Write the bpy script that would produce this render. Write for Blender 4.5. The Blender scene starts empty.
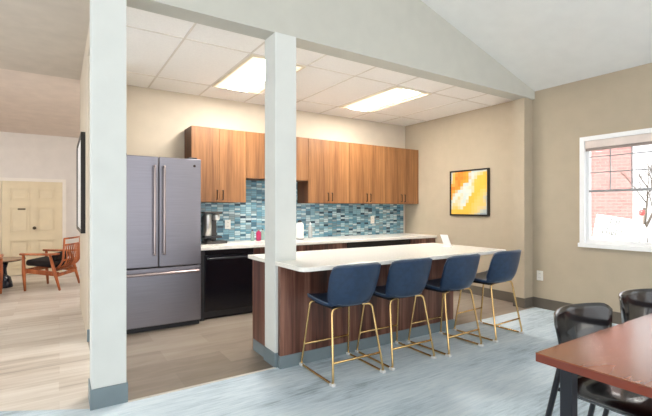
import bpy, bmesh, math, random
from mathutils import Vector, Matrix
random.seed(7)
S = bpy.context.scene
COL = S.collection
PI = math.pi

# ------------------------------------------------------------------ materials
def lin(c):
    return tuple(((v/255)/12.92 if v/255 <= .04045 else ((v/255+.055)/1.055)**2.4) for v in c) + (1.0,)

class NT:
    def __init__(s, name):
        s.m = bpy.data.materials.new(name); s.m.use_nodes = True
        s.t = s.m.node_tree; s.b = s.t.nodes['Principled BSDF']
    def n(s, typ, **kw):
        x = s.t.nodes.new(typ)
        for k, v in kw.items():
            if k in x.inputs: x.inputs[k].default_value = v
            else: setattr(x, k, v)
        return x
    def l(s, a, b): s.t.links.new(a, b)
    def coords(s, scale=(1, 1, 1), rot=(0, 0, 0)):
        tc = s.n('ShaderNodeTexCoord'); mp = s.n('ShaderNodeMapping')
        mp.inputs['Scale'].default_value = scale; mp.inputs['Rotation'].default_value = rot
        s.l(tc.outputs['Object'], mp.inputs['Vector']); return mp.outputs['Vector']
    def ramp(s, fac, stops):
        r = s.n('ShaderNodeValToRGB'); e = r.color_ramp.elements
        while len(e) < len(stops): e.new(.5)
        for el, (p, c) in zip(e, stops): el.position = p; el.color = lin(c)
        s.l(fac, r.inputs['Fac']); return r.outputs['Color']
    def bump(s, h, strength=.2, dist=.01):
        b = s.n('ShaderNodeBump', Strength=strength, Distance=dist)
        s.l(h, b.inputs['Height']); s.l(b.outputs['Normal'], s.b.inputs['Normal'])

def plain(name, c, rough=.5, metal=0, noise=.04, nscale=6, spec=.5, coat=0):
    """A colour with a faint procedural mottle."""
    k = NT(name)
    nz = k.n('ShaderNodeTexNoise', Scale=nscale, Detail=3.0)
    k.l(k.coords(), nz.inputs['Vector'])
    lo = tuple(max(0, v*(1-noise)) for v in c); hi = tuple(min(255, v*(1+noise)) for v in c)
    k.l(k.ramp(nz.outputs['Fac'], [(.3, lo), (.7, hi)]), k.b.inputs['Base Color'])
    k.b.inputs['Roughness'].default_value = rough; k.b.inputs['Metallic'].default_value = metal
    k.b.inputs['Specular IOR Level'].default_value = spec
    k.b.inputs['Coat Weight'].default_value = coat
    return k.m

def wood(name, dark, mid, light, scale=(30, 30, 1.6), rough=.45, rot=(0, 0, 0), coat=0):
    k = NT(name); v = k.coords(scale, rot)
    a = k.n('ShaderNodeTexNoise', Scale=1.0, Detail=6.0, Roughness=.62, Distortion=.35); k.l(v, a.inputs['Vector'])
    v2 = k.coords(tuple(q*.22 for q in scale), rot)
    b = k.n('ShaderNodeTexNoise', Scale=1.0, Detail=2.0); k.l(v2, b.inputs['Vector'])
    mx = k.n('ShaderNodeMath', operation='MULTIPLY_ADD'); mx.inputs[1].default_value = .6
    k.l(b.outputs['Fac'], mx.inputs[0])
    m2 = k.n('ShaderNodeMath', operation='MULTIPLY'); m2.inputs[1].default_value = .4
    k.l(a.outputs['Fac'], m2.inputs[0]); k.l(m2.outputs[0], mx.inputs[2])
    k.l(k.ramp(mx.outputs[0], [(.36, dark), (.5, mid), (.64, light)]), k.b.inputs['Base Color'])
    k.b.inputs['Roughness'].default_value = rough; k.b.inputs['Coat Weight'].default_value = coat
    k.b.inputs['Coat Roughness'].default_value = .16
    return k.m

def planks(name, cols, pw, pl, rough=.5, streak=(1.2, 16, 1), joint=.5):
    """Floor of boards along X: per-board tone, grain streaks and thin joints."""
    k = NT(name)
    br = k.n('ShaderNodeTexBrick', Scale=1.0); br.offset = .37
    br.inputs['Brick Width'].default_value = pl; br.inputs['Row Height'].default_value = pw
    br.inputs['Mortar Size'].default_value = .002; br.inputs['Bias'].default_value = 0
    br.inputs['Color1'].default_value = (.25, .25, .25, 1); br.inputs['Color2'].default_value = (.75, .75, .75, 1)
    br.inputs['Mortar'].default_value = (.5-joint*.5,)*3+(1,)
    k.l(k.coords(), br.inputs['Vector'])
    nz = k.n('ShaderNodeTexNoise', Scale=1.0, Detail=7.0, Roughness=.65, Distortion=.8); k.l(k.coords(streak), nz.inputs['Vector'])
    nb = k.n('ShaderNodeTexNoise', Scale=1.3, Detail=3.0); k.l(k.coords((.6, 1.6, 1)), nb.inputs['Vector'])
    a = k.n('ShaderNodeMix', data_type='RGBA', blend_type='MIX'); a.inputs['Factor'].default_value = .62
    k.l(br.outputs['Color'], a.inputs['A']); k.l(nz.outputs['Fac'], a.inputs['B'])
    b = k.n('ShaderNodeMix', data_type='RGBA', blend_type='MIX'); b.inputs['Factor'].default_value = .35
    k.l(a.outputs['Result'], b.inputs['A']); k.l(nb.outputs['Fac'], b.inputs['B'])
    k.l(k.ramp(b.outputs['Result'], list(zip((.3, .42, .52, .66), cols))), k.b.inputs['Base Color'])
    k.b.inputs['Roughness'].default_value = rough
    k.bump(br.outputs['Fac'], .08, .002)
    return k.m

def carpet_mat():
    k = NT('carpet')
    a = k.n('ShaderNodeTexNoise', Scale=1.0, Detail=8.0, Roughness=.7, Distortion=.5); k.l(k.coords((4.5, 48, 1)), a.inputs['Vector'])
    b = k.n('ShaderNodeTexNoise', Scale=1.0, Detail=4.0, Roughness=.6); k.l(k.coords((.9, 2.6, 1)), b.inputs['Vector'])
    c = k.n('ShaderNodeTexNoise', Scale=220.0, Detail=2.0); k.l(k.coords(), c.inputs['Vector'])
    m = k.n('ShaderNodeMath', operation='MULTIPLY_ADD'); m.inputs[1].default_value = .45
    k.l(b.outputs['Fac'], m.inputs[0])
    m2 = k.n('ShaderNodeMath', operation='MULTIPLY'); m2.inputs[1].default_value = .42; k.l(a.outputs['Fac'], m2.inputs[0])
    k.l(m2.outputs[0], m.inputs[2])
    m3 = k.n('ShaderNodeMath', operation='MULTIPLY_ADD'); m3.inputs[1].default_value = .13
    k.l(c.outputs['Fac'], m3.inputs[0]); k.l(m.outputs[0], m3.inputs[2])
    k.l(k.ramp(m3.outputs[0], [(.37, (150, 163, 173)), (.44, (184, 199, 209)), (.5, (201, 214, 223)), (.58, (217, 227, 233))]), k.b.inputs['Base Color'])
    k.b.inputs['Roughness'].default_value = .95; k.b.inputs['Specular IOR Level'].default_value = .1
    k.bump(c.outputs['Fac'], .25, .004)
    return k.m

def mosaic_mat():
    """Glass mosaic: stacked columns of small bricks in blues, greys and white."""
    k = NT('glass_mosaic')
    tc = k.n('ShaderNodeTexCoord'); sx = k.n('ShaderNodeSeparateXYZ'); k.l(tc.outputs['Object'], sx.inputs[0])
    W, H = .080, .031
    def cell(out, size):
        d = k.n('ShaderNodeMath', operation='DIVIDE'); d.inputs[1].default_value = size; k.l(out, d.inputs[0])
        f = k.n('ShaderNodeMath', operation='FLOOR'); k.l(d.outputs[0], f.inputs[0])
        r = k.n('ShaderNodeMath', operation='FRACT'); k.l(d.outputs[0], r.inputs[0])
        return f.outputs[0], r.outputs[0]
    cx, fx = cell(sx.outputs['X'], W)
    # each column slips by a random amount
    wn0 = k.n('ShaderNodeTexWhiteNoise', noise_dimensions='1D'); k.l(cx, wn0.inputs['W'])
    sh = k.n('ShaderNodeMath', operation='MULTIPLY_ADD'); sh.inputs[1].default_value = H
    k.l(wn0.outputs['Value'], sh.inputs[0]); k.l(sx.outputs['Z'], sh.inputs[2])
    cz, fz = cell(sh.outputs[0], H)
    cb = k.n('ShaderNodeCombineXYZ'); k.l(cx, cb.inputs[0]); k.l(cz, cb.inputs[1])
    wn = k.n('ShaderNodeTexWhiteNoise', noise_dimensions='2D'); k.l(cb.outputs[0], wn.inputs['Vector'])
    r = k.n('ShaderNodeValToRGB'); r.color_ramp.interpolation = 'CONSTANT'
    st = [(0, (74, 112, 132)), (.10, (126, 170, 188)), (.3, (168, 202, 212)), (.46, (108, 142, 156)), (.58, (190, 212, 218)),
          (.72, (96, 146, 168)), (.84, (140, 160, 166)), (.94, (52, 76, 92))]
    e = r.color_ramp.elements
    while len(e) < len(st): e.new(.5)
    for el, (p, c) in zip(e, st): el.position = p; el.color = lin(c)
    k.l(wn.outputs['Value'], r.inputs['Fac'])
    def edge(f, w):
        a = k.n('ShaderNodeMath', operation='GREATER_THAN'); a.inputs[1].default_value = w; k.l(f, a.inputs[0]); return a.outputs[0]
    g = k.n('ShaderNodeMath', operation='MULTIPLY'); k.l(edge(fx, .05), g.inputs[0]); k.l(edge(fz, .14), g.inputs[1])
    mx = k.n('ShaderNodeMix', data_type='RGBA'); k.l(g.outputs[0], mx.inputs['Factor'])
    mx.inputs['A'].default_value = lin((96, 116, 124)); k.l(r.outputs['Color'], mx.inputs['B'])
    k.l(mx.outputs['Result'], k.b.inputs['Base Color'])
    k.b.inputs['Roughness'].default_value = .16
    k.bump(g.outputs[0], .3, .002)
    return k.m

def brick_mat():
    k = NT('pale_brick')
    br = k.n('ShaderNodeTexBrick', Scale=1.0)
    br.inputs['Brick Width'].default_value = .30; br.inputs['Row Height'].default_value = .11; br.inputs['Mortar Size'].default_value = .012
    br.inputs['Color1'].default_value = lin((110, 75, 74)); br.inputs['Color2'].default_value = lin((98, 64, 63)); br.inputs['Mortar'].default_value = lin((116, 92, 88))
    mp = k.coords((1, 1, 1), (PI/2, 0, PI/2)); k.l(mp, br.inputs['Vector'])
    tc = k.n('ShaderNodeTexCoord'); sx = k.n('ShaderNodeSeparateXYZ'); k.l(tc.outputs['Object'], sx.inputs[0])
    cb = k.n('ShaderNodeCombineXYZ'); k.l(sx.outputs['Y'], cb.inputs[0]); k.l(sx.outputs['Z'], cb.inputs[1]); k.l(cb.outputs[0], br.inputs['Vector'])
    k.l(br.outputs['Color'], k.b.inputs['Base Color']); k.b.inputs['Roughness'].default_value = .9
    return k.m

def art_mat():
    """Abstract: orange and yellow diagonal patches with a pale blue-grey band."""
    k = NT('abstract_print')
    tc = k.n('ShaderNodeTexCoord'); sx = k.n('ShaderNodeSeparateXYZ'); k.l(tc.outputs['Object'], sx.inputs[0])
    # patchy pixels
    pix = k.n('ShaderNodeVectorMath', operation='SNAP'); pix.inputs[1].default_value = (.05, .05, .05)
    k.l(tc.outputs['Object'], pix.inputs[0])
    nz = k.n('ShaderNodeTexNoise', Scale=5.0, Detail=2.0); k.l(pix.outputs[0], nz.inputs['Vector'])
    sp = k.n('ShaderNodeSeparateXYZ'); k.l(pix.outputs[0], sp.inputs[0])
    # diagonal coordinate: viewer's right is -Y, up is Z
    d = k.n('ShaderNodeMath', operation='ADD'); k.l(sp.outputs['Y'], d.inputs[0]); k.l(sp.outputs['Z'], d.inputs[1])
    s = k.n('ShaderNodeMath', operation='MULTIPLY_ADD'); s.inputs[1].default_value = .72; s.inputs[2].default_value = .25
    k.l(d.outputs[0], s.inputs[0])
    n2 = k.n('ShaderNodeMath', operation='MULTIPLY_ADD'); n2.inputs[1].default_value = .5
    k.l(nz.outputs['Fac'], n2.inputs[0]); k.l(s.outputs[0], n2.inputs[2])
    k.l(k.ramp(n2.outputs[0], [(.06, (150, 160, 172)), (.12, (186, 190, 186)), (.18, (226, 196, 120)), (.30, (236, 182, 66)), (.45, (232, 184, 76)), (.50, (206, 212, 204)),
                               (.57, (190, 204, 206)), (.62, (232, 168, 62)), (.76, (224, 124, 44)), (.88, (230, 178, 90)), (.96, (190, 198, 200))]), k.b.inputs['Base Color'])
    k.b.inputs['Roughness'].default_value = .35
    return k.m

def emit(name, c, s):
    k = NT(name); k.b.inputs['Base Color'].default_value = (.8, .8, .8, 1)
    k.b.inputs['Emission Color'].default_value = lin(c); k.b.inputs['Emission Strength'].default_value = s
    return k.m

def glass_mat():
    k = NT('window_glass')
    t = k.n('ShaderNodeBsdfTransparent'); g = k.n('ShaderNodeBsdfGlossy', Roughness=.02); mx = k.n('ShaderNodeMixShader')
    mx.inputs[0].default_value = .06
    k.l(t.outputs[0], mx.inputs[1]); k.l(g.outputs[0], mx.inputs[2])
    k.l(mx.outputs[0], k.t.nodes['Material Output'].inputs['Surface'])
    return k.m

def clear_mat(name, c):
    k = NT(name); k.b.inputs['Base Color'].default_value = lin(c); k.b.inputs['Roughness'].default_value = .1
    k.b.inputs['Transmission Weight'].default_value = .6; return k.m

def brushed(name, c, rough=.3, metal=1.0, scale=(3, 3, 160)):
    k = NT(name)
    nz = k.n('ShaderNodeTexNoise', Scale=1.0, Detail=3.0); k.l(k.coords(scale), nz.inputs['Vector'])
    k.l(k.ramp(nz.outputs['Fac'], [(.3, tuple(v*.95 for v in c)), (.7, c)]), k.b.inputs['Base Color'])
    k.b.inputs['Metallic'].default_value = metal; k.b.inputs['Roughness'].default_value = rough
    return k.m

M = dict(wall_shaded=plain('shaded_wall_paint', (180, 167, 147), .85, noise=.012, spec=.2),  # darker copy of the wall paint, the right wall's dimmer light in its colour
    wall=plain('lit_wall_paint', (208, 196, 178), .85, noise=.012, spec=.2),  # lighter copy of the same paint, the back wall's brighter light in its colour
    wall_lobby=plain('lobby_wall_paint', (226, 221, 216), .85, noise=.012, spec=.2),
    white=plain('white_paint', (214, 216, 212), .7, noise=.01, spec=.2),
    gable=plain('gable_paint', (194, 193, 184), .85, noise=.012, spec=.2),
    vault=plain('vault_paint', (226, 227, 224), .9, noise=.01, spec=.1),
    lobby_ceil=plain('lobby_ceiling_paint', (206, 196, 184), .9, noise=.02, spec=.1),
    lobby_slope=plain('lobby_slope_paint', (226, 213, 202), .9, noise=.02, spec=.1),
    tile=plain('ceiling_tile', (250, 247, 243), .95, noise=.012, nscale=60, spec=.1),
    tbar_light=plain('ceiling_grid_light', (226, 219, 210), .7, noise=.01), tbar=plain('ceiling_grid', (196, 188, 178), .6, noise=.01),
    base=plain('rubber_base', (118, 132, 138), .5, noise=.04),
    base_dark=plain('rubber_base_brown', (96, 88, 78), .5, noise=.04),
    carpet=carpet_mat(),
    strip=plain('edge_strip', (206, 200, 190), .4, noise=.02),
    kfloor=planks('kitchen_tile_floor', [(98, 88, 78), (124, 113, 101), (143, 131, 119), (160, 150, 138)], .3, 1.2, .38, (1.0, 6, 1), .35),
    lfloor=planks('lobby_plank_floor', [(146, 134, 122), (194, 183, 171), (214, 206, 196), (228, 223, 216)], .18, 1.25, .4, (1.1, 18, 1), .5),
    oak=wood('cabinet_wood', (108, 70, 39), (140, 95, 57), (160, 113, 71), (64, 64, 2.6), .42),
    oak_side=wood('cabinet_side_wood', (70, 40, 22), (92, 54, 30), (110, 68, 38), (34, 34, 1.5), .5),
    walnut=wood('island_wood', (52, 28, 22), (98, 60, 48), (150, 106, 88), (36, 36, 1.4), .34),
    quartz=plain('white_quartz', (240, 236, 228), .18, noise=.02, nscale=40),
    mosaic=mosaic_mat(),
    slate=brushed('slate_steel', (138, 135, 143), .34, .85),
    steel=brushed('brushed_steel', (176, 162, 160), .28, 1.0, (60, 60, 4)),
    dark_plastic=plain('dark_plastic', (34, 34, 38), .5),
    black_gloss=plain('black_enamel', (10, 11, 20), .22, noise=.05),
    black_handle=plain('black_bar', (26, 26, 34), .3),
    bronze=plain('bronze_pull', (52, 40, 34), .4, .7),
    leather=plain('navy_leather', (34, 55, 82), .38, noise=.10, nscale=24),
    leather_edge=plain('piping_leather', (92, 106, 122), .5),
    underside=plain('black_underside', (16, 20, 28), .6),
    gold=plain('brass_tube', (222, 186, 128), .2, 1.0, noise=.04),
    glide=plain('white_glide', (226, 226, 224), .4),
    shell=plain('black_polypropylene', (18, 18, 22), .24, noise=.05, coat=.5, spec=.5),
    black_tube=plain('black_tube', (14, 16, 26), .35),
    cherry=wood('cherry_top', (130, 72, 42), (136, 77, 46), (142, 82, 50), (2, 40, 18), .24, coat=.5),
    cherry_edge=plain('cherry_edge', (116, 44, 18), .4, noise=.08),
    tan=plain('tan_strip', (146, 120, 84), .45),
    frame_black=plain('black_frame', (22, 18, 16), .4),
    art=art_mat(),
    paper=plain('white_card', (236, 238, 240), .5, noise=.01),
    plastic_white=plain('white_plastic', (236, 234, 228), .4, noise=.01),
    slot=plain('outlet_slot', (120, 118, 114), .5),
    pink=clear_mat('pink_soap', (226, 60, 120)), clear=clear_mat('clear_plastic', (226, 226, 226)),
    green_clear=clear_mat('pale_plastic', (190, 214, 206)),
    grey_machine=plain('machine_grey', (70, 66, 64), .35, .3), silver=brushed('machine_silver', (206, 204, 202), .3),
    diffuser=emit('troffer_lens', (255, 234, 190), .34), basket=emit('troffer_basket', (255, 249, 240), 28.0),
    troffer=plain('troffer_frame', (232, 222, 200), .5),
    lobby_fill_lens=emit('lobby_fill_lens', (255, 250, 246), 31.0),  # glow of the added, unseen lobby lights
    door=plain('cream_door', (228, 214, 184), .5, noise=.015), trim=plain('white_trim', (238, 232, 224), .45, noise=.01),
    teak=wood('teak', (122, 58, 26), (172, 92, 48), (202, 124, 76), (24, 24, 3), .4),
    cushion=plain('black_cushion', (26, 18, 18), .8, noise=.15, nscale=30),
    pewter=plain('black_lacquer', (22, 28, 44), .25),
    table_wood=wood('coffee_table_wood', (112, 84, 62), (158, 128, 102), (184, 156, 130), (3, 20, 20), .35),
    winframe=plain('window_vinyl', (240, 240, 240), .4, noise=.01),
    muntin=plain('grey_muntin', (150, 150, 152), .5), shade=plain('shade_fabric', (226, 212, 204), .9), shade_bar=plain('shade_bar', (150, 136, 130), .6),
    glass=glass_mat(), brick=brick_mat(),
    ground=plain('pale_ground', (206, 204, 198), .95, noise=.06, nscale=2), bark=plain('pale_bark', (70, 62, 56), .9),
    red=plain('red_paint', (206, 44, 44), .5), ink=plain('grey_ink', (30, 36, 40), .7), wire=plain('sign_wire', (90, 90, 90), .5),
    picket=plain('white_picket', (214, 216, 214), .6), hinge=plain('hinge', (90, 78, 62), .4, .8),
)

# ------------------------------------------------------------------ mesh helpers
def box(bm, a, b, bev=0, seg=2):
    x0, y0, z0 = (min(a[i], b[i]) for i in range(3)); x1, y1, z1 = (max(a[i], b[i]) for i in range(3))
    v = [bm.verts.new(p) for p in ((x0, y0, z0), (x1, y0, z0), (x1, y1, z0), (x0, y1, z0), (x0, y0, z1), (x1, y0, z1), (x1, y1, z1), (x0, y1, z1))]
    fs = [bm.faces.new([v[i] for i in f]) for f in ((0, 3, 2, 1), (4, 5, 6, 7), (0, 1, 5, 4), (1, 2, 6, 5), (2, 3, 7, 6), (3, 0, 4, 7))]
    if bev:
        es = list({e for f in fs for e in f.edges})
        bmesh.ops.bevel(bm, geom=es, offset=bev, segments=seg, affect='EDGES', profile=.5)
    return bm

def obox(bm, p0, p1, w, d, up=(0, 0, 1), bev=0):
    """Square bar from p0 to p1 with cross-section w x d."""
    p0, p1 = Vector(p0), Vector(p1); t = (p1-p0).normalized(); u = Vector(up)
    s = t.cross(u)
    if s.length < 1e-4: s = t.cross(Vector((0, 1, 0)))
    s.normalize(); n = s.cross(t).normalized()
    v = []
    for p in (p0, p1):
        for a, b in ((-1, -1), (1, -1), (1, 1), (-1, 1)): v.append(bm.verts.new(p+s*a*w/2+n*b*d/2))
    fs = [bm.faces.new([v[i] for i in f]) for f in ((0, 1, 2, 3), (7, 6, 5, 4), (0, 4, 5, 1), (1, 5, 6, 2), (2, 6, 7, 3), (3, 7, 4, 0))]
    bmesh.ops.recalc_face_normals(bm, faces=fs)
    if bev: bmesh.ops.bevel(bm, geom=list({e for f in fs for e in f.edges}), offset=bev, segments=2, affect='EDGES')
    return bm

def smooth_path(pts, rad=.03, k=5):
    """Round the corners of a polyline."""
    pts = [Vector(p) for p in pts]; out = [pts[0]]
    for i in range(1, len(pts)-1):
        a, b, c = pts[i-1], pts[i], pts[i+1]
        r = min(rad, (a-b).length*.45, (c-b).length*.45)
        p, q = b+(a-b).normalized()*r, b+(c-b).normalized()*r
        for j in range(k+1):
            t = j/k; out.append(p*(1-t)**2+b*2*t*(1-t)+q*t*t)
    out.append(pts[-1]); return out

def tube(bm, pts, r, n=10, radii=None, closed=False):
    pts = [Vector(p) for p in pts]; rings = []; prev = None; N = len(pts)
    for i, p in enumerate(pts):
        if closed: t = pts[(i+1) % N]-pts[i-1]
        else: t = (pts[min(i+1, N-1)]-pts[max(i-1, 0)])
        t.normalize()
        if prev is None:
            u = t.orthogonal().normalized()
        else:
            u = (prev-t*prev.dot(t)).normalized()
        prev = u; w = t.cross(u); rr = radii[i] if radii else r
        rings.append([bm.verts.new(p+(u*math.cos(2*PI*j/n)+w*math.sin(2*PI*j/n))*rr) for j in range(n)])
    M_ = N if closed else N-1
    for i in range(M_):
        A, B = rings[i], rings[(i+1) % N]
        for j in range(n): bm.faces.new((A[j], A[(j+1) % n], B[(j+1) % n], B[j])).smooth = True
    if not closed:
        bm.faces.new(list(reversed(rings[0]))); bm.faces.new(rings[-1])
    return bm

def lathe(bm, prof, c=(0, 0, 0), n=24):
    rings = []
    for r, z in prof:
        rings.append([bm.verts.new((c[0]+max(r, 1e-4)*math.cos(2*PI*j/n), c[1]+max(r, 1e-4)*math.sin(2*PI*j/n), c[2]+z)) for j in range(n)])
    for A, B in zip(rings, rings[1:]):
        for j in range(n): bm.faces.new((A[j], A[(j+1) % n], B[(j+1) % n], B[j])).smooth = True
    bm.faces.new(list(reversed(rings[0]))); bm.faces.new(rings[-1]); return bm

def grid(bm, f, nu, nv, thick=0):
    """Surface f(u,v) for u,v in [0,1]; thick shifts a second skin along f's normal estimate."""
    P = [[Vector(f(i/nu, j/nv)) for j in range(nv+1)] for i in range(nu+1)]
    def nrm(i, j):
        a = P[min(i+1, nu)][j]-P[max(i-1, 0)][j]; b = P[i][min(j+1, nv)]-P[i][max(j-1, 0)]
        c = a.cross(b); return c.normalized() if c.length else Vector((0, 0, 1))
    A = [[bm.verts.new(P[i][j]) for j in range(nv+1)] for i in range(nu+1)]
    fs = []
    if thick: B = [[bm.verts.new(P[i][j]-nrm(i, j)*thick) for j in range(nv+1)] for i in range(nu+1)]
    for i in range(nu):
        for j in range(nv):
            fs.append(bm.faces.new((A[i][j], A[i+1][j], A[i+1][j+1], A[i][j+1])))
            if thick: fs.append(bm.faces.new((B[i][j], B[i][j+1], B[i+1][j+1], B[i+1][j])))
    if thick:
        rim = [(i, 0) for i in range(nu)]+[(nu, j) for j in range(nv)]+[(i, nv) for i in range(nu, 0, -1)]+[(0, j) for j in range(nv, 0, -1)]
        for q, (i, j) in enumerate(rim):
            i2, j2 = rim[(q+1) % len(rim)]
            fs.append(bm.faces.new((A[i][j], B[i][j], B[i2][j2], A[i2][j2])))
    for x in fs: x.smooth = True
    bmesh.ops.recalc_face_normals(bm, faces=fs)
    return bm

def prism(bm, poly, axis, a, b):
    """Polygon (2D) extruded along an axis between a and b. axis 'y': poly is (x,z); 'z': (x,y); 'x': (y,z)."""
    def P(p, t): return {'y': (p[0], t, p[1]), 'z': (p[0], p[1], t), 'x': (t, p[0], p[1])}[axis]
    A = [bm.verts.new(P(p, a)) for p in poly]; B = [bm.verts.new(P(p, b)) for p in poly]
    fs = [bm.faces.new(A), bm.faces.new(list(reversed(B)))]
    n = len(poly)
    for i in range(n): fs.append(bm.faces.new((A[i], B[i], B[(i+1) % n], A[(i+1) % n])))
    bmesh.ops.recalc_face_normals(bm, faces=fs); return bm

def obj(name, bm, mat, parent=None, **props):
    bmesh.ops.recalc_face_normals(bm, faces=bm.faces)
    me = bpy.data.meshes.new(name); bm.to_mesh(me); bm.free()
    for m in (mat if isinstance(mat, (list, tuple)) else [mat]): me.materials.append(m)
    o = bpy.data.objects.new(name, me); COL.objects.link(o)
    if parent: o.parent = parent
    for k, v in props.items(): o[k] = v
    return o
def B(): return bmesh.new()
def bx(name, a, b, mat, parent=None, bev=0, **p): return obj(name, box(B(), a, b, bev), mat, parent, **p)
def thing(name, label, cat, loc=(0, 0, 0), rz=0, group=None):
    o = bpy.data.objects.new(name, None); COL.objects.link(o); o.empty_display_size = .1
    o.location = loc; o.rotation_euler = (0, 0, rz); o['label'] = label; o['category'] = cat
    if group: o['group'] = group
    return o
def struct(name, bm, mat): return obj(name, bm, mat, None, kind='structure')
def children_of(o): return [c for c in bpy.data.objects if c.parent is o]
def copy_thing(root, loc, rz, label, group=None):
    def rec(o, parent):
        c = o.copy(); COL.objects.link(c); c.parent = parent
        for ch in children_of(o): rec(ch, c)
        return c
    r = rec(root, None); r.location = loc; r.rotation_euler = (0, 0, rz); r['label'] = label
    if group: r['group'] = group
    return r

# ------------------------------------------------------------------ room dimensions
RX = 5.17      # right wall
BY = 5.38      # kitchen back wall
PX0, PX1 = .229, .37   # partition beside the refrigerator
KC = 2.74      # kitchen ceiling
CB = 2.69      # beam underside

# floors
bm = B(); prism(bm, [(-6, -1.5), (RX, -1.5), (RX, 2.985), (.2, 2.985), (-.4, 3.33), (-3, 4.83), (-6, 4.83)], 'z', -.06, 0)
struct('floor', bm, M['carpet'])
struct('floor_kitchen', prism(B(), [(PX0, 2.985), (RX, 2.985), (RX, BY), (PX0, BY)], 'z', -.06, 0), M['kfloor'])
struct('floor_lobby', prism(B(), [(-3, 4.83), (-.4, 3.33), (.2, 2.985), (PX0, 2.985), (PX0, BY), (3.0, BY), (3.0, 9.8), (-3, 9.8)], 'z', -.06, 0), M['lfloor'])
struct('trim_1', box(B(), (.38, 2.968, 0), (1.452, 2.99, .004)), M['strip'])

# walls
WY0, WY1, WZ0, WZ1 = 1.02, 2.445, .84, 2.11     # window opening
V2 = (-1.9, -.5)                                 # second window, out of the photo
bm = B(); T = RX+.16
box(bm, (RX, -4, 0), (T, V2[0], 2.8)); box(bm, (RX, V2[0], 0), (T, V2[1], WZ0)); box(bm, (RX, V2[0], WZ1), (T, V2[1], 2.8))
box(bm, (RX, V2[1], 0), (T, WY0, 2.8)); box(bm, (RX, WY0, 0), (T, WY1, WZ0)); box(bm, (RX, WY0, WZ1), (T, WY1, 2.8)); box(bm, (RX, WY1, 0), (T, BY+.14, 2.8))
struct('wall_right', bm, M['wall_shaded'])
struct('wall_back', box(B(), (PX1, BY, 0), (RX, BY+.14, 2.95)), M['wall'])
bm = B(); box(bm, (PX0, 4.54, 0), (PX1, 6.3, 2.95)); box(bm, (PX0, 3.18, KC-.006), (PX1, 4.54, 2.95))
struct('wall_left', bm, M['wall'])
struct('wall_lobby', box(B(), (-3, 9.8, 0), (3, 9.94, 3.0)), M['wall_lobby'])
struct('wall_lobby_side', box(B(), (-3.14, 4.83, 0), (-3, 9.94, 3.0)), M['wall_lobby'])
struct('wall_lobby_end', box(B(), (3, BY+.14, 0), (3.14, 9.94, 3.0)), M['wall_lobby'])
# gable with the beam, over the columns
zs = lambda x: 2.79+.295*(RX-x) if x > 1.5 else 2.79+.295*(RX-1.5)-.3*(1.5-x)
bm = prism(B(), [(-3, zs(-3) if zs(-3) > 3.0 else 2.96), (-3, 2.95), (PX0-.02, 2.95), (PX0-.02, CB), (RX, CB), (RX, 2.80), (1.5, zs(1.5)+.02)], 'y', 3.0, 3.18)
struct('wall_gable', bm, M['gable'])
# ceilings
bm = prism(B(), [(RX+.16, zs(RX+.16)), (1.5, zs(1.5)), (-6, zs(-6)), (-6, zs(-6)+.12), (1.5, zs(1.5)+.12), (RX+.16, zs(RX+.16)+.12)], 'y', -4, 3.0)
struct('ceiling', bm, M['vault'])
struct('ceiling_kitchen', box(B(), (PX0+.02, 3.18, KC), (RX, BY, KC+.06)), M['tile'])
bm = B()
for i in range(9):
    x = .292+i*.6135
    if x < RX: box(bm, (x-.008, 3.18, KC-.006), (x+.008, BY, KC+.001))
struct('trim_4', bm, M['tbar_light']); bm = B()
for y in (3.64, 4.86):
    box(bm, (PX0+.01, y-.007, KC-.0055), (RX, y+.007, KC+.001))
struct('trim_4', bm, M['tbar_light'])
struct('ceiling_lobby', box(B(), (-6, 3.0, 2.95), (PX1, 6.25, 3.01)), M['lobby_ceil'])
struct('ceiling_lobby_slope', prism(B(), [(6.25, 2.95), (9.8, 2.72), (9.8, 2.78), (6.25, 3.01)], 'x', -3, 3), M['lobby_slope'])

# columns
def column(x0, x1, nm, notch=False):
    c = struct(nm, box(B(), (x0, 2.985, 0), (x1, 3.185, CB), .004, 1), M['white'])
    return c
def wrap_base(x0, x1, y0, y1, h, name, mat, t=.008):
    bm = B()
    box(bm, (x0-t, y0-t, 0), (x1+t, y0, h)); box(bm, (x0-t, y1, 0), (x1+t, y1+t, h)); box(bm, (x0-t, y0, 0), (x0, y1, h)); box(bm, (x1, y0, 0), (x1+t, y1, h))
    return struct(name, bm, mat)
column(.172, .372, 'column'); wrap_base(.172, .372, 2.985, 3.185, .128, 'baseboard_column', M['base'])
column(1.451, 1.645, 'column.001')
bm = B(); box(bm, (1.443, 2.977, 0), (1.451, 3.193, .115)); box(bm, (1.451, 2.977, 0), (1.472, 2.985, .115))
struct('baseboard_column.001', bm, M['base'])
struct('column.002', box(B(), (4.985, 3.03, 0), (RX, 3.18, CB)), M['wall_shaded'])
wrap = B(); box(wrap, (4.977, 3.022, 0), (RX, 3.03, .125)); box(wrap, (4.977, 3.03, 0), (4.985, 3.18, .125))
struct('baseboard_column.002', wrap, M['base_dark'])
# baseboards
bm = B(); box(bm, (RX-.01, 3.18, 0), (RX, 4.66, .13)); box(bm, (RX-.01, -4, 0), (RX, 3.022, .13))
struct('baseboard_right', bm, M['base_dark'])
struct('baseboard_left', box(B(), (PX0-.006, 4.532, 0), (PX1+.008, 4.54, .115)), M['base'])
struct('baseboard_lobby', box(B(), (.125, 9.788, 0), (3, 9.8, .09)), M['wall_lobby'])

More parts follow.
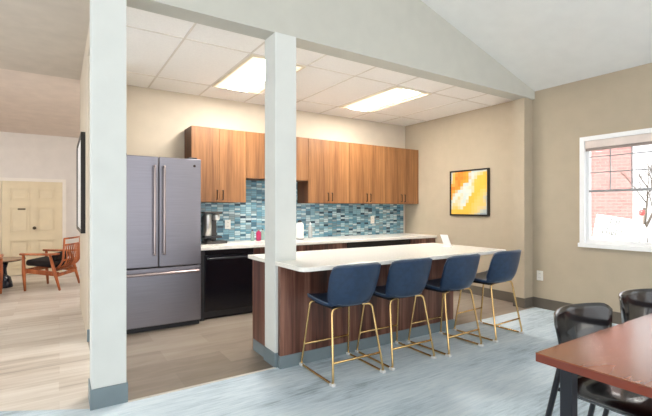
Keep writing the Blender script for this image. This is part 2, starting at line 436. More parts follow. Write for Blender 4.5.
# ------------------------------------------------------------------ window on the right wall
def window(n, y0, y1, full=True):
    w = struct('window_%d' % n, B(), M['winframe'])
    bm = bmesh.new(); bm.from_mesh(w.data)
    f = .05
    X0, X1 = RX-.018, RX+.12
    # casing proud of the wall
    box(bm, (X0, y0-.0, WZ0), (X1, y0+f, WZ1)); box(bm, (X0, y1-f, WZ0), (X1, y1, WZ1)); box(bm, (X0, y0+f, WZ1-f), (X1, y1-f, WZ1)); box(bm, (X0-.02, y0-.01, WZ0-.018), (X1, y1+.01, WZ0+.03))
    bm.to_mesh(w.data); bm.free()
    ym = (y0+y1)/2; a, b = y0+f, y1-f
    sash = B(); GX = RX+.055
    zt, zb = WZ1-f, WZ0+.03
    for (p, q) in ((a, b),):
        for (s0, s1) in ((p, p+.035), (q-.035, q)): box(sash, (GX-.02, s0, zb), (GX+.02, s1, zt))
        box(sash, (GX-.019, p+.035, zb), (GX+.019, q-.035, zb+.045)); box(sash, (GX-.019, p+.035, zt-.03), (GX+.019, q-.035, zt))
    obj('window_sash', sash, M['winframe'], w)
    bm = B(); box(bm, (GX-.022, a+.03, 1.462), (GX+.018, b-.03, 1.49))
    obj('meeting_rail', bm, M['muntin'], w)
    bm = B(); k = 6; yA, yB = a+.035, b-.035
    for i in range(1, k): 
        yy = yB-(yB-yA)*i/k; box(bm, (GX-.008, yy-.0045, 1.49), (GX+.008, yy+.0045, zt-.03))
    for z in (1.69, 1.872): box(bm, (GX-.0075, yA, z-.006), (GX+.0075, yB, z+.006))
    obj('muntin', bm, M['muntin'], w)
    bx('pane', (GX-.002, a+.03, zb+.03), (GX+.002, b-.03, zt-.02), M['glass'], w)
    if full:
        s = thing('roller_shade', 'beige roller shade pulled up at the top of the window with fence outside', 'window shade', (RX+.01, ym, zt-.001))
        bm = B(); h = (b-a)/2-.004
        box(bm, (-.018, -h, -.085), (.02, h, 0), .004); obj('shade_cassette', bm, M['shade'], s)
        obj('shade_hem_bar', box(B(), (-.012, -h+.004, -.118), (.008, h-.004, -.0852), .003), M['shade_bar'], s)
window(1, WY0, WY1)
window(2, V2[0], V2[1], False)

# ------------------------------------------------------------------ lobby doors
d = struct('door_1', B(), M['door'])
bm = bmesh.new(); bm.from_mesh(d.data)
DX0, DX1, DZ = -1.86, .055, 1.795
for a, b in ((DX0, -.905), (-.899, DX1)):
    box(bm, (a, 9.74, .01), (b, 9.778, DZ))
bm.to_mesh(d.data); bm.free()
for k, (a, b) in enumerate(((DX0, -.905), (-.899, DX1))):
    bm = B(); w = (b-a); st = .11
    for i in range(2):
        x0 = a+st+i*(w-st*1.0)/2-(0 if i == 0 else .0); x1 = x0+(w-st*3)/2
        if i == 1: x0 = a+w/2+st/2; x1 = b-st
        for z0, z1 in ((.14, .68), (.80, 1.32), (1.42, 1.68)):
            for (p, q, r, s) in ((x0, z0, x1, z0+.02), (x0, z1-.02, x1, z1), (x0, z0+.02, x0+.02, z1-.02), (x1-.02, z0+.02, x1, z1-.02)):
                box(bm, (p, 9.722, q), (r, 9.74, s))
            box(bm, (x0+.05, 9.733, z0+.05), (x1-.05, 9.74, z1-.05), .004, 1)
    obj('door_panel', bm, M['door'], d)
obj('door_handle', lathe(B(), [(.03, 0), (.03, .01), (.012, .014), (.012, .035), (.026, .045), (.028, .06), (.018, .07)], n=16), M['hinge'], d)
hd = bpy.data.objects['door_handle']; hd.rotation_euler = (PI/2, 0, 0); hd.location = (-.4, 9.74, .90)
bx('door_sign', (-.66, 9.728, 1.25), (-.54, 9.74, 1.278), M['hinge'], d)
bm = B(); t = .06
box(bm, (DX1, 9.72, 0), (DX1+t, 9.8, DZ+t)); box(bm, (DX0-t, 9.72, 0), (DX0, 9.8, DZ+t)); box(bm, (DX0, 9.72, DZ), (DX1, 9.8, DZ+t))
struct('trim_3', bm, M['trim'])

# framed picture on the partition, seen along the wall
p = thing('picture_frame', 'black framed picture on the partition, seen nearly edge on', 'picture', (PX0, 5.55, 1.54))
bm = B(); hy, hz, fw = .62, .525, .03
box(bm, (-.042, -hy, -hz), (0, -hy+fw, hz)); box(bm, (-.042, hy-fw, -hz), (0, hy, hz)); box(bm, (-.042, -hy+fw, -hz), (0, hy-fw, -hz+fw)); box(bm, (-.042, -hy+fw, hz-fw), (0, hy-fw, hz))
obj('frame', bm, M['frame_black'], p)
bx('print', (-.03, -hy+fw, -hz+fw), (-.002, hy-fw, hz-fw), M['paper'], p)

# ------------------------------------------------------------------ ceiling lights
for x, lab in ((1.826, 'recessed kitchen ceiling light half behind the middle column'), (3.666, 'recessed kitchen ceiling light on the open ceiling right of the middle column')):
    t = thing('ceiling_light', lab, 'ceiling light', (x, 4.25, KC-.006), 0, 'kitchen troffers')
    hx, hy = .298, .602
    bm = B(); f = .028
    box(bm, (-hx, -hy, -.012), (-hx+f, hy, .005)); box(bm, (hx-f, -hy, -.012), (hx, hy, .005)); box(bm, (-hx+f, -hy, -.012), (hx-f, -hy+f, .005)); box(bm, (-hx+f, hy-f, -.012), (hx-f, hy, .005))
    obj('light_frame', bm, M['troffer'], t)
    obj('diffuser', box(B(), (-hx+f, -hy+f, -.006), (hx-f, hy-f, .004)), M['diffuser'], t)
    obj('lens', box(B(), (-.125, -hy+.05, -.018), (.125, hy-.05, -.0062), .006), M['basket'], t)

# ------------------------------------------------------------------ refrigerator
fr = thing('refrigerator', 'tall slate grey french door refrigerator with bottom freezer drawer', 'refrigerator', (.872, 4.56, 0))
bx('cabinet_body', (-.435, .05, .03), (.435, .77, 1.79), M['dark_plastic'], fr, .004)
for s in (-1, 1):
    a, b = sorted((s*.003, s*.437))
    dr = bx('door', (a, -.02, .665), (b, .048, 1.812), M['slate'], fr, .008)
    hb = B(); x = s*.047
    tube(hb, smooth_path([(x, -.02, .80), (x, -.065, .80), (x, -.065, 1.71), (x, -.02, 1.71)], .012), .0125, 12)
    obj('handle', hb, M['steel'], dr)
    obj('hinge_cap', box(B(), (s*.30, .0, 1.812), (s*.40, .06, 1.83), .006), M['dark_plastic'], dr)
    if s > 0:
        bd = lathe(B(), [(.014, 0), (.014, .003), (.011, .004)], n=20); bmesh.ops.rotate(bd, verts=bd.verts, cent=(0, 0, 0), matrix=Matrix.Rotation(PI/2, 3, 'X'))
        bmesh.ops.translate(bd, verts=bd.verts, vec=(.365, -.02, 1.735)); obj('badge', bd, M['bronze'], dr)
dw = bx('freezer_drawer', (-.437, -.02, .055), (.437, .048, .655), M['slate'], fr, .008)
tb = tube(B(), smooth_path([(-.40, -.02, .60), (-.40, -.066, .60), (.40, -.066, .60), (.40, -.02, .60)], .012), .0135, 12)
obj('handle', tb, M['steel'], dw)
bx('toe_grille', (-.43, .03, 0), (.43, .10, .05), M['dark_plastic'], fr)

# ------------------------------------------------------------------ upper cabinets
CY = 5.05
def pull(x, y, z0, z1, parent):
    bm = tube(B(), smooth_path([(x, y, z0), (x, y-.028, z0), (x, y-.028, z1), (x, y, z1)], .008), .006, 8)
    obj('handle', bm, M['bronze'], parent)
def upper(x0, x1, z0, z1, label, n=2, handles=True):
    c = thing('wall_cabinet', label, 'cabinet', (x0, BY, z0), 0, 'wood wall cabinets')
    w, h, dp = x1-x0, z1-z0, BY-CY
    bm = B(); th = .018
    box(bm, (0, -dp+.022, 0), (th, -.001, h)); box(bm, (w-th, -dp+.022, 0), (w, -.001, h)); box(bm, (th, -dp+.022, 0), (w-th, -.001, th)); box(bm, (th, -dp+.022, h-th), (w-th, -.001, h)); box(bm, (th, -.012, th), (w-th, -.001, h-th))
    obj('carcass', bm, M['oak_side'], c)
    for i in range(n):
        a, b = w*i/n+.0015, w*(i+1)/n-.0015
        d = bx('door', (a, -dp, .001), (b, -dp+.021, h), M['oak'], c, .0015)
        if handles:
            hx = (b-.035) if i == 0 else (a+.035)
            pull(hx, -dp, .035, .15, d)
UB, UT = 1.352, 2.276
upper(1.34, 2.037, UB, UT, 'two door wood wall cabinet next to the refrigerator')
upper(2.039, 2.978, 1.668, UT, 'shorter wood wall cabinet behind the middle column', 2, False)
upper(2.98, 3.70, UB, UT, 'two door wood wall cabinet just right of the middle column')
upper(3.702, 4.425, UB, UT, 'two door wood wall cabinet second from the right wall')
upper(4.427, 5.165, UB, UT, 'two door wood wall cabinet touching the right wall')

# backsplash
bm = B(); box(bm, (1.33, BY-.01, .8375), (5.12, BY, 1.350)); box(bm, (2.041, BY-.01, 1.350), (2.976, BY, 1.666))
struct('wall_backsplash', bm, M['mosaic'])

# ------------------------------------------------------------------ base run
CT0, CT1, CF = .800, .8375, 4.64
o = bx('worktop', (1.335, CF, CT0), (RX-.002, BY-.011, CT1), M['quartz'], None, .004)
o['label'] = 'long white quartz worktop along the kitchen back wall'; o['category'] = 'worktop'
dwx0, dwx1 = 1.385, 1.985
t = thing('dishwasher', 'black dishwasher under the worktop right of the refrigerator', 'dishwasher', ((dwx0+dwx1)/2, 4.68, 0))
bx('tub', (-.298, .03, .02), (.298, .6, .795), M['dark_plastic'], t)
dd = bx('door', (-.297, -.005, .095), (.297, .029, .735), M['black_gloss'], t, .005)
bx('control_panel', (-.297, -.005, .739), (.297, .029, .795), M['black_gloss'], t, .004)
obj('handle', tube(B(), smooth_path([(-.26, -.005, .70), (-.26, -.045, .70), (.26, -.045, .70), (.26, -.005, .70)], .012), .011, 10), M['black_handle'], dd)
bx('kick_plate', (-.297, .031, 0), (.297, .055, .09), M['black_gloss'], t)
bm = bx('filler_panel', (1.337, 4.675, 0), (1.383, BY-.01, CT0), M['dark_plastic']); bm['label'] = 'narrow black filler strip between refrigerator and dishwasher'; bm['category'] = 'cabinet panel'
def base_unit(x0, x1, label, fronts):
    c = thing('base_cabinet', label, 'cabinet', (x0, BY-.012, 0), 0, 'dark wood base cabinets')
    w = x1-x0; dp = BY-.012-4.68
    bx('carcass', (0.001, -dp+.022, .09), (w-.001, 0, CT0-.001), M['walnut'], c)
    bx('toe_kick', (0.001, -dp+.07, 0), (w-.001, -dp+.09, .0895), M['base'], c)
    for nm, a, b, z0, z1 in fronts:
        f = bx(nm, (w*a+.002, -dp, z0), (w*b-.002, -dp+.021, z1), M['walnut'], c, .0015)
        if nm == 'drawer':
            xm = w*(a+b)/2
            obj('handle', tube(B(), smooth_path([(xm-.06, -dp, (z0+z1)/2), (xm-.06, -dp-.028, (z0+z1)/2), (xm+.06, -dp-.028, (z0+z1)/2), (xm+.06, -dp, (z0+z1)/2)], .008), .006, 8), M['bronze'], f)
        else: pull(w*(b-.03) if a < .3 else w*(a+.03)+.02, -dp, z1-.16, z1-.05, f)
base_unit(1.99, 2.985, 'dark wood base cabinet behind the middle column', [('drawer', 0, .5, .60, .79), ('drawer', .5, 1, .60, .79), ('door', 0, .5, .095, .596), ('door', .5, 1, .095, .596)])
base_unit(2.987, 3.385, 'narrow dark wood base cabinet left of the black sink opening', [('drawer', 0, 1, .60, .79), ('door', 0, 1, .095, .596)])
base_unit(4.635, 5.165, 'dark wood base cabinet in the corner by the right wall', [('drawer', 0, 1, .60, .79), ('door', 0, 1, .095, .596)])
k = thing('sink_apron', 'black panel under the worktop between the dark wood cabinets', 'cabinet panel', (4.01, 4.70, 0))
bx('apron_panel', (-.622, 0, .55), (.622, .02, CT0-.001), M['black_gloss'], k, .002)
bx('knee_panel', (-.622, .35, 0), (.622, .37, CT0-.001), M['black_gloss'], k)
bx('shelf_rail', (-.622, .021, .55), (.622, .349, .57), M['black_gloss'], k)

# ------------------------------------------------------------------ things on the worktop
c = thing('coffee_maker', 'grey and silver coffee maker beside the refrigerator', 'coffee maker', (1.575, 5.08, CT1))
c.scale = (1, 1, 1.16)
obj('base_tray', box(B(), (-.075, -.10, 0), (.19, .12, .028), .008), M['grey_machine'], c)
obj('body', box(B(), (-.075, .0, .029), (.085, .12, .30), .012), M['grey_machine'], c)
obj('reservoir', lathe(B(), [(.045, .085), (.05, .09), (.05, .31), (.046, .318)], (-.045, -.045, 0), 20), M['silver'], c)
obj('brew_head', lathe(B(), [(.03, .25), (.045, .26), (.05, .305), (.04, .32)], (.06, -.045, 0), 20), M['silver'], c)
obj('platform', box(B(), (-.10, -.11, .062), (.12, -.002, .084), .006), M['dark_plastic'], c)
obj('pedestal', lathe(B(), [(.05, .0285), (.03, .045), (.04, .0615)], (-.03, -.05, 0), 18), M['dark_plastic'], c)
obj('lid', box(B(), (-.10, -.11, .321), (.125, .12, .342), .008), M['grey_machine'], c)

def bottle(x, y, r, h, mats, label, name='soap_bottle', cat='bottle', group=None):
    t = thing(name, label, cat, (x, y, CT1), 0, group)
    obj('body', lathe(B(), [(r*.9, 0), (r, .008), (r, h*.66), (r*.85, h*.74), (r*.38, h*.8), (r*.36, h*.84)], n=20), mats[0], t)
    obj('cap', lathe(B(), [(r*.45, h*.8405), (r*.45, h*.9), (r*.18, h*.905), (r*.16, h*.97)], n=16), mats[1], t)
    return t
bottle(2.265, 5.17, .034, .165, (M['pink'], M['clear']), 'pink liquid soap bottle on the worktop left of the middle column')
bottle(2.19, 5.20, .026, .16, (M['green_clear'], M['dark_plastic']), 'small clear bottle with dark cap left of the pink soap')
bottle(2.345, 5.21, .028, .17, (M['green_clear'], M['dark_plastic']), 'small clear bottle right of the pink soap, against the column edge')
t = thing('thermal_carafe', 'white cylinder jug with black top on the worktop right of the middle column', 'jug', (2.865, 5.10, CT1))
obj('body', lathe(B(), [(.052, 0), (.055, .008), (.055, .20), (.048, .225), (.03, .24)], n=24), M['plastic_white'], t)
obj('stopper', lathe(B(), [(.028, .2405), (.03, .252), (.02, .272)], n=20), M['dark_plastic'], t)
obj('foot_ring', lathe(B(), [(.057, 0.0005), (.058, .012), (.0555, .014)], n=24), M['dark_plastic'], t)
bottle(3.11, 5.22, .033, .24, (M['clear'], M['plastic_white']), 'tall clear bottle right of the white jug')

def outlet(name, loc, rz, label):
    t = thing(name, label, 'outlet', loc, rz, 'white wall outlets')
    obj('cover_plate', box(B(), (-.04, -.007, -.062), (.04, 0, .062), .003), M['plastic_white'], t)
    for z in (-.026, .026):
        s = obj('socket', box(B(), (-.019, -.010, z-.016), (.019, -.0071, z+.016), .001, 1), M['plastic_white'], t)
        bm = B(); box(bm, (-.009, -.011, z-.006), (-.006, -.0101, z+.008)); box(bm, (.006, -.011, z-.006), (.009, -.0101, z+.008)); obj('slot', bm, M['slot'], s)
outlet('power_outlet', (1.905, BY-.01, 1.06), 0, 'white outlet in the mosaic above the dishwasher')
outlet('power_outlet', (4.41, BY-.01, 1.085), 0, 'white outlet in the mosaic right of the middle, below the right cabinets')
outlet('power_outlet', (RX, 2.93, .415), PI/2*-1, 'white outlet low on the tan right wall below the window')

# ------------------------------------------------------------------ painting
pt = thing('painting', 'square abstract painting in yellow and orange with black frame on the tan wall', 'painting', (RX, 4.005, 1.51))
h, f = .345, .022
bm = B(); box(bm, (-.04, -h, -h), (0, -h+f, h)); box(bm, (-.04, h-f, -h), (0, h, h)); box(bm, (-.04, -h+f, -h), (0, h-f, -h+f)); box(bm, (-.04, -h+f, h-f), (0, h-f, h))
obj('frame', bm, M['frame_black'], pt)
bx('canvas', (-.028, -h+f, -h+f), (-.002, h-f, h-f), M['art'], pt)

# ------------------------------------------------------------------ island
IX0, IX1, IY0, IY1, IZ = 1.474, 3.52, 2.935, 3.50, .85
isl = thing('kitchen_island', 'long dark walnut kitchen island base with grey kick trim behind the stools', 'kitchen island', ((IX0+IX1)/2, (IY0+IY1)/2, 0))
ox, oy = -(IX0+IX1)/2, -(IY0+IY1)/2
def ib(name, a, b, mat, **k): return bx(name, (a[0]+ox, a[1]+oy, a[2]), (b[0]+ox, b[1]+oy, b[2]), mat, isl, **k)
ZT = IZ-.034
ib('front_panel', (IX0, IY0, 0), (IX1, IY0+.045, ZT), M['walnut'], bev=.002)
ib('end_panel', (IX0, 3.188, 0), (IX0+.04, IY1, ZT), M['walnut'], bev=.002)
ib('end_panel', (IX1-.04, IY0+.046, 0), (IX1, IY1, ZT), M['walnut'], bev=.002)
ib('back_panel', (IX0+.041, IY1-.05, .09), (IX1-.041, IY1-.005, ZT), M['walnut'], bev=.002)
bm = B()
for a, b in (((IX0-.007, IY0-.008, 0), (IX1+.008, IY0-.0002, .098)), ((IX1+.0002, IY0, 0), (IX1+.008, IY1, .098)), ((IX0-.007, 3.194, 0), (IX0-.0002, IY1-.03, .098)), ((IX0-.007, IY0, 0), (IX0-.0002, IY0+.035, .098))):
    box(bm, (a[0]+ox, a[1]+oy, a[2]), (b[0]+ox, b[1]+oy, b[2]))
obj('kick_trim', bm, M['base'], isl)
# countertop notched around the column
TX0, TX1, TY0, TY1 = 1.449, 3.875, 2.54, 3.55
r = .05
poly = [(TX0+r, TY0), (TX1-.02, TY0), (TX1, TY0+.02), (TX1, TY1-.02), (TX1-.02, TY1), (TX0, TY1), (TX0, 3.187), (1.647, 3.187), (1.647, 2.983), (TX0, 2.983), (TX0, TY0+r), (TX0+r*.3, TY0+r*.3)]
bm = prism(B(), poly, 'z', IZ-.0335, IZ)
o = obj('countertop', bm, M['quartz'], None, label='white quartz countertop on the island, notched around the middle column', category='countertop')
md = o.modifiers.new('edge', 'BEVEL'); md.width = .004; md.segments = 2; md.limit_method = 'ANGLE'
# card holder
s = thing('sign_holder', 'small white leaning card sign on the island countertop', 'sign', (3.60, 3.09, IZ))
obj('card', prism(B(), [(-.055, .135), (-.049, .135), (.018, .006), (.012, .006)], 'y', -.05, .05), M['paper'], s)
obj('foot', box(B(), (-.03, -.05, 0), (.04, .05, .0055), .001, 1), M['plastic_white'], s)

# ------------------------------------------------------------------ bar stools
def make_stool(label):
    t = thing('bar_stool', label, 'bar stool', (0, 0, 0), 0, 'navy bar stools along the island')
    prof = [(.185, .572, .215), (.15, .583, .220), (.05, .572, .222), (-.06, .562, .216), (-.14, .558, .198), (-.20, .574, .182), (-.236, .622, .192), (-.252, .69, .206), (-.264, .775, .214), (-.277, .862, .208)]
    def P(u):
        x = u*(len(prof)-1); i = min(int(x), len(prof)-2); q = x-i
        p0 = prof[max(i-1, 0)]; p1 = prof[i]; p2 = prof[i+1]; p3 = prof[min(i+2, len(prof)-1)]
        return [.5*((2*b)+(c-a)*q+(2*a-5*b+4*c-d)*q*q+(3*b-a-3*c+d)*q**3) for a, b, c, d in zip(p0, p1, p2, p3)]
    def surf(u, v):
        y, z, w = P(u); s = 2*v-1
        k = max(0, min(1, (u-.34)/.36)); k = k*k*(3-2*k)         # how much we are in the back
        cup = abs(s)**2.2
        x = w*(math.sin(s*1.15)/math.sin(1.15) if k > 0 else s)*k+w*s*(1-k)
        y += (.155-.085*max(0, min(1, (u-.5)/.5)))*cup*k; z += (.012*cup)*(1-k)
        # round the top and the front corners
        if u > .9: z -= .02*((u-.9)/.1)*abs(s)**5
        if u < .12: y -= .03*(1-u/.12)*abs(s)**4
        return (x, y, z)
    obj('seat_shell', grid(B(), surf, 36, 20, .022), M['leather'], t)
    # piping seam around the lower back, and along the rim
    rim = [surf(u/40, 0) for u in range(0, 41)]+[surf(1, v/20) for v in range(1, 21)]+[surf(u/40, 1) for u in range(39, -1, -1)]
    pp = tube(B(), rim, .004, 6)
    obj('piping', pp, M['leather_edge'], t)
    def outer(u, v):
        a = Vector(surf(u, v)); b = Vector(surf(u+.01, v)); d = b-a
        return a
    seam = []
    for j in range(3, 18):
        a = Vector(surf(.56, j/20)); e1 = Vector(surf(.57, j/20))-Vector(surf(.55, j/20)); e2 = Vector(surf(.56, j/20+.02))-Vector(surf(.56, j/20-.02))
        n = e1.cross(e2).normalized()
        seam.append(a-n*.023 if n.y > 0 else a+n*.023)
    obj('seam', tube(B(), seam, .0025, 6), M['leather_edge'], t)
    obj('seat_base', box(B(), (-.17, -.12, .520), (.17, .13, .538), .006), M['underside'], t)
    for s in (-1, 1):
        pts = [(s*.10, .145, .533), (s*.19, .165, .533), (s*.232, .238, .012), (s*.232, -.238, .012), (s*.185, -.150, .528), (s*.10, -.135, .533)]
        lf = obj('leg_frame', tube(B(), smooth_path(pts, .035), .0088, 10), M['gold'], t)
        for y in (.228, -.228):
            obj('foot_glide', box(B(), (s*.232-.016, y-.022, 0), (s*.232+.016, y+.022, .022), .006), M['glide'], lf)
    def at(z, top, bot): q = (z-bot[2])/(top[2]-bot[2]); return tuple(b+(a-b)*q for a, b in zip(top, bot))
    f0 = at(.18, (.19, .165, .533), (.232, .238, .012)); r0 = at(.155, (.185, -.15, .528), (.232, -.238, .012))
    obj('footrest', tube(B(), [(-f0[0], f0[1], .18), (f0[0], f0[1], .18)], .0085, 10), M['gold'], t)
    obj('footrest', tube(B(), [(-r0[0], r0[1], .155), (r0[0], r0[1], .155)], .0085, 10), M['gold'], t)
    return t
st = make_stool('navy bar stool nearest the middle column, first from the left')
st.location = (1.876, 2.668, 0); st.rotation_euler.z = math.radians(-1)
G = 'navy bar stools along the island'
copy_thing(st, (2.437, 2.662, 0), math.radians(-1), 'navy bar stool second from the left, after the one by the column', G)
copy_thing(st, (3.03, 2.63, 0), math.radians(2), 'navy bar stool third from the left, second from the right end', G)
copy_thing(st, (3.70, 2.645, 0), math.radians(3), 'navy bar stool at the right end of the island, nearest the tan wall', G)

# ------------------------------------------------------------------ dining table
TZ = .72
tt = thing('dining_table', 'reddish brown table with black legs in the lower right corner', 'table', (2.3, .33, 0))
def tl(x, y, z): return (x-2.3, y-.33, z)
X0, X1, Y0, Y1 = 1.53, 3.35, -.30, .885
bx('table_top', tl(X0, Y0, TZ-.004), tl(X1, Y1, TZ), M['cherry'], tt)
bx('top_edge', tl(X0, Y0, TZ-.034), tl(X1, Y1, TZ-.0042), M['cherry_edge'], tt, .002)
for x in (X0+.075, X1-.075):
    for y in (Y1-.085, Y0+.085):
        bx('leg', tl(x-.022, y-.022, 0), tl(x+.022, y+.022, TZ-.0345), M['black_tube'], tt, .003)

# dining chairs
def make_chair(label):
    t = thing('dining_chair', label, 'chair', (0, 0, 0), 0, 'black chairs at the brown table')
    def back(u, v):
        s = 2*v-1; z = .545+u*.255
        w = .208+.054*u
        x = w*s; y = -.015*u+.085*abs(s)**2.0-.225
        if abs(s) > .74:
            q = (abs(s)-.74)/.26
            z = .6725+(z-.6725)*(1-.26*q**3)
        return (x, y, z)
    obj('backrest', grid(B(), back, 10, 28, .010), M['shell'], t)
    def seat(u, v):
        s = 2*v-1; y = -.17+u*.43; w = .185
        z = .470-.020*abs(s)**8-.022*max(0, (u-.7)/.3)**2+.05*max(0, (.2-u)/.2)**2
        return (w*s*(1-.12*max(0, (u-.8)/.2)**2), y, z)
    obj('seat', grid(B(), seat, 16, 24, .014), M['shell'], t)
    for s in (-1, 1):
        obj('leg', tube(B(), [(s*.165, .15, .442), (s*.19, .22, 0.0)], .0115, 10), M['black_tube'], t)
        obj('leg', tube(B(), smooth_path([(s*.205, -.158, .64), (s*.215, -.168, .56), (s*.232, -.285, 0.0)], .1, 6), .0125, 10), M['black_tube'], t)
        obj('seat_bracket', tube(B(), [(s*.15, -.15, .449), (s*.216, -.185, .47)], .009, 8), M['black_tube'], t)
    obj('seat_frame', tube(B(), [(-.15, .14, .442), (.15, .14, .442), (.15, -.15, .442), (-.15, -.15, .442)], .009, 8, closed=True), M['black_tube'], t)
    return t
ch = make_chair('black chair tucked at the far side of the brown table, the left one')
ch.location = (2.07, .795, 0); ch.rotation_euler.z = PI
copy_thing(ch, (2.73, .80, 0), PI, 'black chair at the far side of the brown table cut off by the right edge')

# ------------------------------------------------------------------ lobby armchair and table
def make_armchair(label):
    t = thing('armchair', label, 'armchair', (0, 0, 0), 0, 'teak armchairs in the lobby')
    W = .32
    for s in (-1, 1):
        obj('leg', tube(B(), [(s*W, .25, 0), (s*W, .27, .30), (s*W, .275, .555)], .02, 10, [.016, .026, .02]), M['teak'], t)
        obj('leg', tube(B(), [(s*W, -.25, 0), (s*W, -.17, .30), (s*W, -.10, .57)], .02, 10, [.016, .026, .018]), M['teak'], t)
        def arm(u, v, s=s):
            y = .32-u*.56; k = (1-abs(2*v-1)**2); w = .032+.02*math.sin(PI*u)
            return (s*W+(2*v-1)*w+s*.0, y, .575-.01*u+.012*k+.03*max(0, u-.75))
        obj('armrest', grid(B(), arm, 14, 6, .022), M['teak'], t)
        obj('side_rail', obox(B(), (s*(W-.03), .29, .315), (s*(W-.03), -.22, .245), .028, .07, bev=.006), M['teak'], t)
        # back stile, leaning
        obj('back_stile', tube(B(), smooth_path([(s*(W-.055), -.10, .26), (s*(W-.055), -.27, .42), (s*(W-.055), -.29, .80)], .2, 8), .016, 10), M['teak'], t)
    obj('front_rail', obox(B(), (-W+.02, .262, .30), (W-.02, .262, .30), .026, .07, bev=.006), M['teak'], t)
    obj('rear_rail', obox(B(), (-W+.02, -.19, .23), (W-.02, -.19, .23), .026, .05, bev=.006), M['teak'], t)
    for (y, z) in ((-.29, .80), (-.287, .70), (-.27, .46)):
        obj('back_rail', tube(B(), smooth_path([(-W+.05, y, z), (0, y-.03, z), (W-.05, y, z)], .2, 8), .014, 8), M['teak'], t)
    for i in range(9):
        x = -.22+i*.055
        b = -.03*(1-(x/.27)**2)
        obj('slat', tube(B(), smooth_path([(x, -.08, .27), (x, -.30+b*1.5, .40), (x, -.287+b*.5, .70)], .15, 6), .010, 8), M['teak'], t)
    def cush(y0, y1, z0, z1, name, tilt=0):
        bm = box(B(), (-.265, y0, z0), (.265, y1, z1), .035, 4)
        if tilt: bmesh.ops.rotate(bm, verts=bm.verts, cent=(0, y0, z0), matrix=Matrix.Rotation(tilt, 3, 'X'))
        o = obj(name, bm, M['cushion'], t)
        for p in o.data.polygons: p.use_smooth = True
    cush(-.17, .29, .338, .43, 'seat_cushion', math.radians(6))
    bm = box(B(), (-.2, -.05, -.07), (.2, .05, .07), .04, 4)
    bmesh.ops.rotate(bm, verts=bm.verts, cent=(0, 0, 0), matrix=Matrix.Rotation(math.radians(24), 3, 'X')); bmesh.ops.translate(bm, verts=bm.verts, vec=(0, -.10, .50))
    o = obj('back_cushion', bm, M['cushion'], t)
    for p in o.data.polygons: p.use_smooth = True
    return t
ac = make_armchair('teak slatted lounge armchair with dark cushion facing the low pedestal table')
ac.location = (-.075, 8.02, 0); ac.rotation_euler.z = math.radians(64)
copy_thing(ac, (-1.07, 7.58, 0), math.radians(-4), 'teak armchair at the left edge of the photo, only its leg showing')
t = thing('coffee_table', 'low round wood topped table on black pedestal in the lobby', 'table', (-.76, 8.42, 0))
obj('table_top', lathe(B(), [(.27, .435), (.30, .44), (.30, .455), (.29, .463)], n=40), M['table_wood'], t)
obj('underplate', lathe(B(), [(.08, .40), (.24, .425), (.24, .4345)], n=32), M['pewter'], t)
obj('pedestal', lathe(B(), [(.125, 0), (.13, .012), (.12, .08), (.10, .16), (.055, .20), (.045, .30), (.07, .3995)], n=32), M['pewter'], t)

# unseen ceiling lights, added to brighten the lobby
for (x, y, z) in ((-2.0, 8.0, 2.80), (1.7, 7.6, 2.80), (-2.0, 5.4, 2.93)):
    t = thing('lobby_fill_light', 'unseen round light added to brighten the lobby at %s' % ('the left' if y == 8.0 else 'the right' if x > 0 else 'the front'), 'ceiling light', (x, y, z), 0, 'added lobby lights')
    obj('canopy', lathe(B(), [(.2, -.02), (.2, .0)], n=28), M['troffer'], t)
    obj('shade', lathe(B(), [(.05, -.075), (.13, -.065), (.18, -.0205)], n=28), M['lobby_fill_lens'], t)

# ------------------------------------------------------------------ outside the window
struct('ground', box(B(), (RX+.3, -12, -.2), (30, 16, -.06)), M['ground'])
b = thing('brick_building', 'pale red brick building wall outside the window', 'building', (16, 5.92, -.06), math.radians(24))
bx('wall', (0, 0, 0), (5, 11, 6), M['brick'], b)
bx('plinth', (-.06, -.06, 0), (5.06, 11.06, .35), M['ground'], b)
bx('roof_edge', (-.3, -.3, 6.001), (5.3, 11.3, 6.25), M['winframe'], b)
# yard sign
ys = thing('yard_sign', 'white yard sign with grey lettering outside the window', 'sign', (7.05, 3.02, .10), math.radians(-62))
ys.rotation_euler.y = math.radians(10)
bx('sign_panel', (-.25, -.006, .70), (.25, .006, 1.06), M['paper'], ys)
bm = B()
for x, y, w, h in ((-.06, .98, .016, .09), (-.06, 1.018, .06, .015), (.01, .975, .016, .09), (.03, .975, .03, .014), (.05, .975, .016, .09)):
    box(bm, (x-w/2, -.0075, y-h/2), (x+w/2, -.0061, y+h/2))
x = -.20
while x < .2:
    w = random.choice((.034, .044, .052)); 
    box(bm, (x, -.0075, .775), (x+.013, -.0061, .875)); 
    if random.random() < .7: box(bm, (x+.008, -.0075, (zz := random.choice((.775, .818, .861)))), (x+w-.006, -.0061, zz+.014))
    if random.random() < .5: box(bm, (x+w-.012, -.0074, .775), (x+w, -.0061, .875))
    x += w+.016
obj('lettering', bm, M['ink'], ys)
for s in (-1, 1): obj('stake', tube(B(), [(s*.16, .012, -.2), (s*.16, .012, 1.0)], .005, 6), M['wire'], ys)
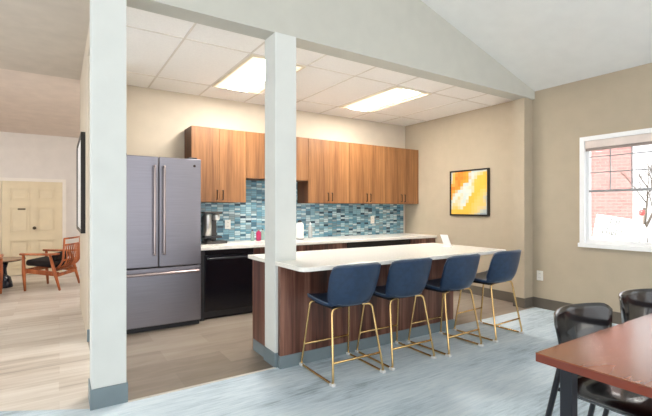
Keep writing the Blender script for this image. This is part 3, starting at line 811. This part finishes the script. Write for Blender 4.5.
# fence
f = thing('picket_fence', 'white picket fence beneath the bare tree outside', 'fence', (10.2, 2.6, -.06))
for i in range(17):
    y = -1.2+i*.145
    obj('picket', prism(B(), [(y-.035, 0), (y+.035, 0), (y+.035, .93), (y, 1.0), (y-.035, .93)], 'x', -.012, .012), M['picket'], f)
for z in (.25, .75): bx('rail', (.0125, -1.25, z), (.05, 1.2, z+.07), M['picket'], f)
# tree
tr = thing('bare_tree', 'bare branched tree outside behind the picket fence', 'tree', (10.5, 3.68, -.06))
bm = B()
def branch(p, d, L, r, lev):
    q = p+d*L; tube(bm, [p, p+d*L*.5+Vector((random.uniform(-.03, .03),)*3)*L, q], r, 6, [r, r*.8, r*.62])
    if lev == 0: return
    for i in range(3 if lev > 1 else 4):
        dd = (d+Vector((random.uniform(-.7, .7), random.uniform(-.7, .7), random.uniform(-.05, .5)))).normalized()
        branch(p+d*L*random.uniform(.6, 1.0), dd, L*random.uniform(.55, .75), r*.55, lev-1)
branch(Vector((0, 0, 0)), Vector((0, 0, 1)), 1.35, .045, 4)
obj('trunk', bm, M['bark'], tr)
rm = thing('red_marker', 'round red marker on a post outside the window', 'marker', (9.0, 3.19, -.06))
obj('post', tube(B(), [(0, 0, 0), (0, 0, 1.2)], .015, 8), M['picket'], rm)
obj('disc', lathe(B(), [(.02, 1.2005), (.04, 1.22), (.05, 1.255), (.04, 1.29), (.02, 1.31)], n=20), M['red'], rm)

# ------------------------------------------------------------------ camera, light, view
cam = bpy.data.cameras.new('camera'); co = bpy.data.objects.new('camera', cam); COL.objects.link(co)
co.location = (0, 0, 1.27); co.rotation_euler = (PI/2, 0, -math.radians(32.97))
cam.sensor_width = 36; cam.lens = 411.4/652*36; cam.shift_y = .8/652; cam.clip_start = .05
S.camera = co
sl = bpy.data.lights.new('sun', 'SUN'); sl.energy = 12; sl.angle = math.radians(3); sl.color = (1, .96, .9)
so = bpy.data.objects.new('sun', sl); COL.objects.link(so); so.location = (-8, 0, 10); so.rotation_euler = (0, -math.radians(42), 0)
w = bpy.data.worlds.new('world'); S.world = w; w.use_nodes = True
bg = w.node_tree.nodes['Background']; bg.inputs['Color'].default_value = (.97, .985, 1.0, 1); bg.inputs['Strength'].default_value = 1.05
S.view_settings.view_transform = 'Standard'; S.view_settings.look = 'None'; S.view_settings.gamma = 1
S.view_settings.use_curve_mapping = False; S.view_settings.exposure = 1.17
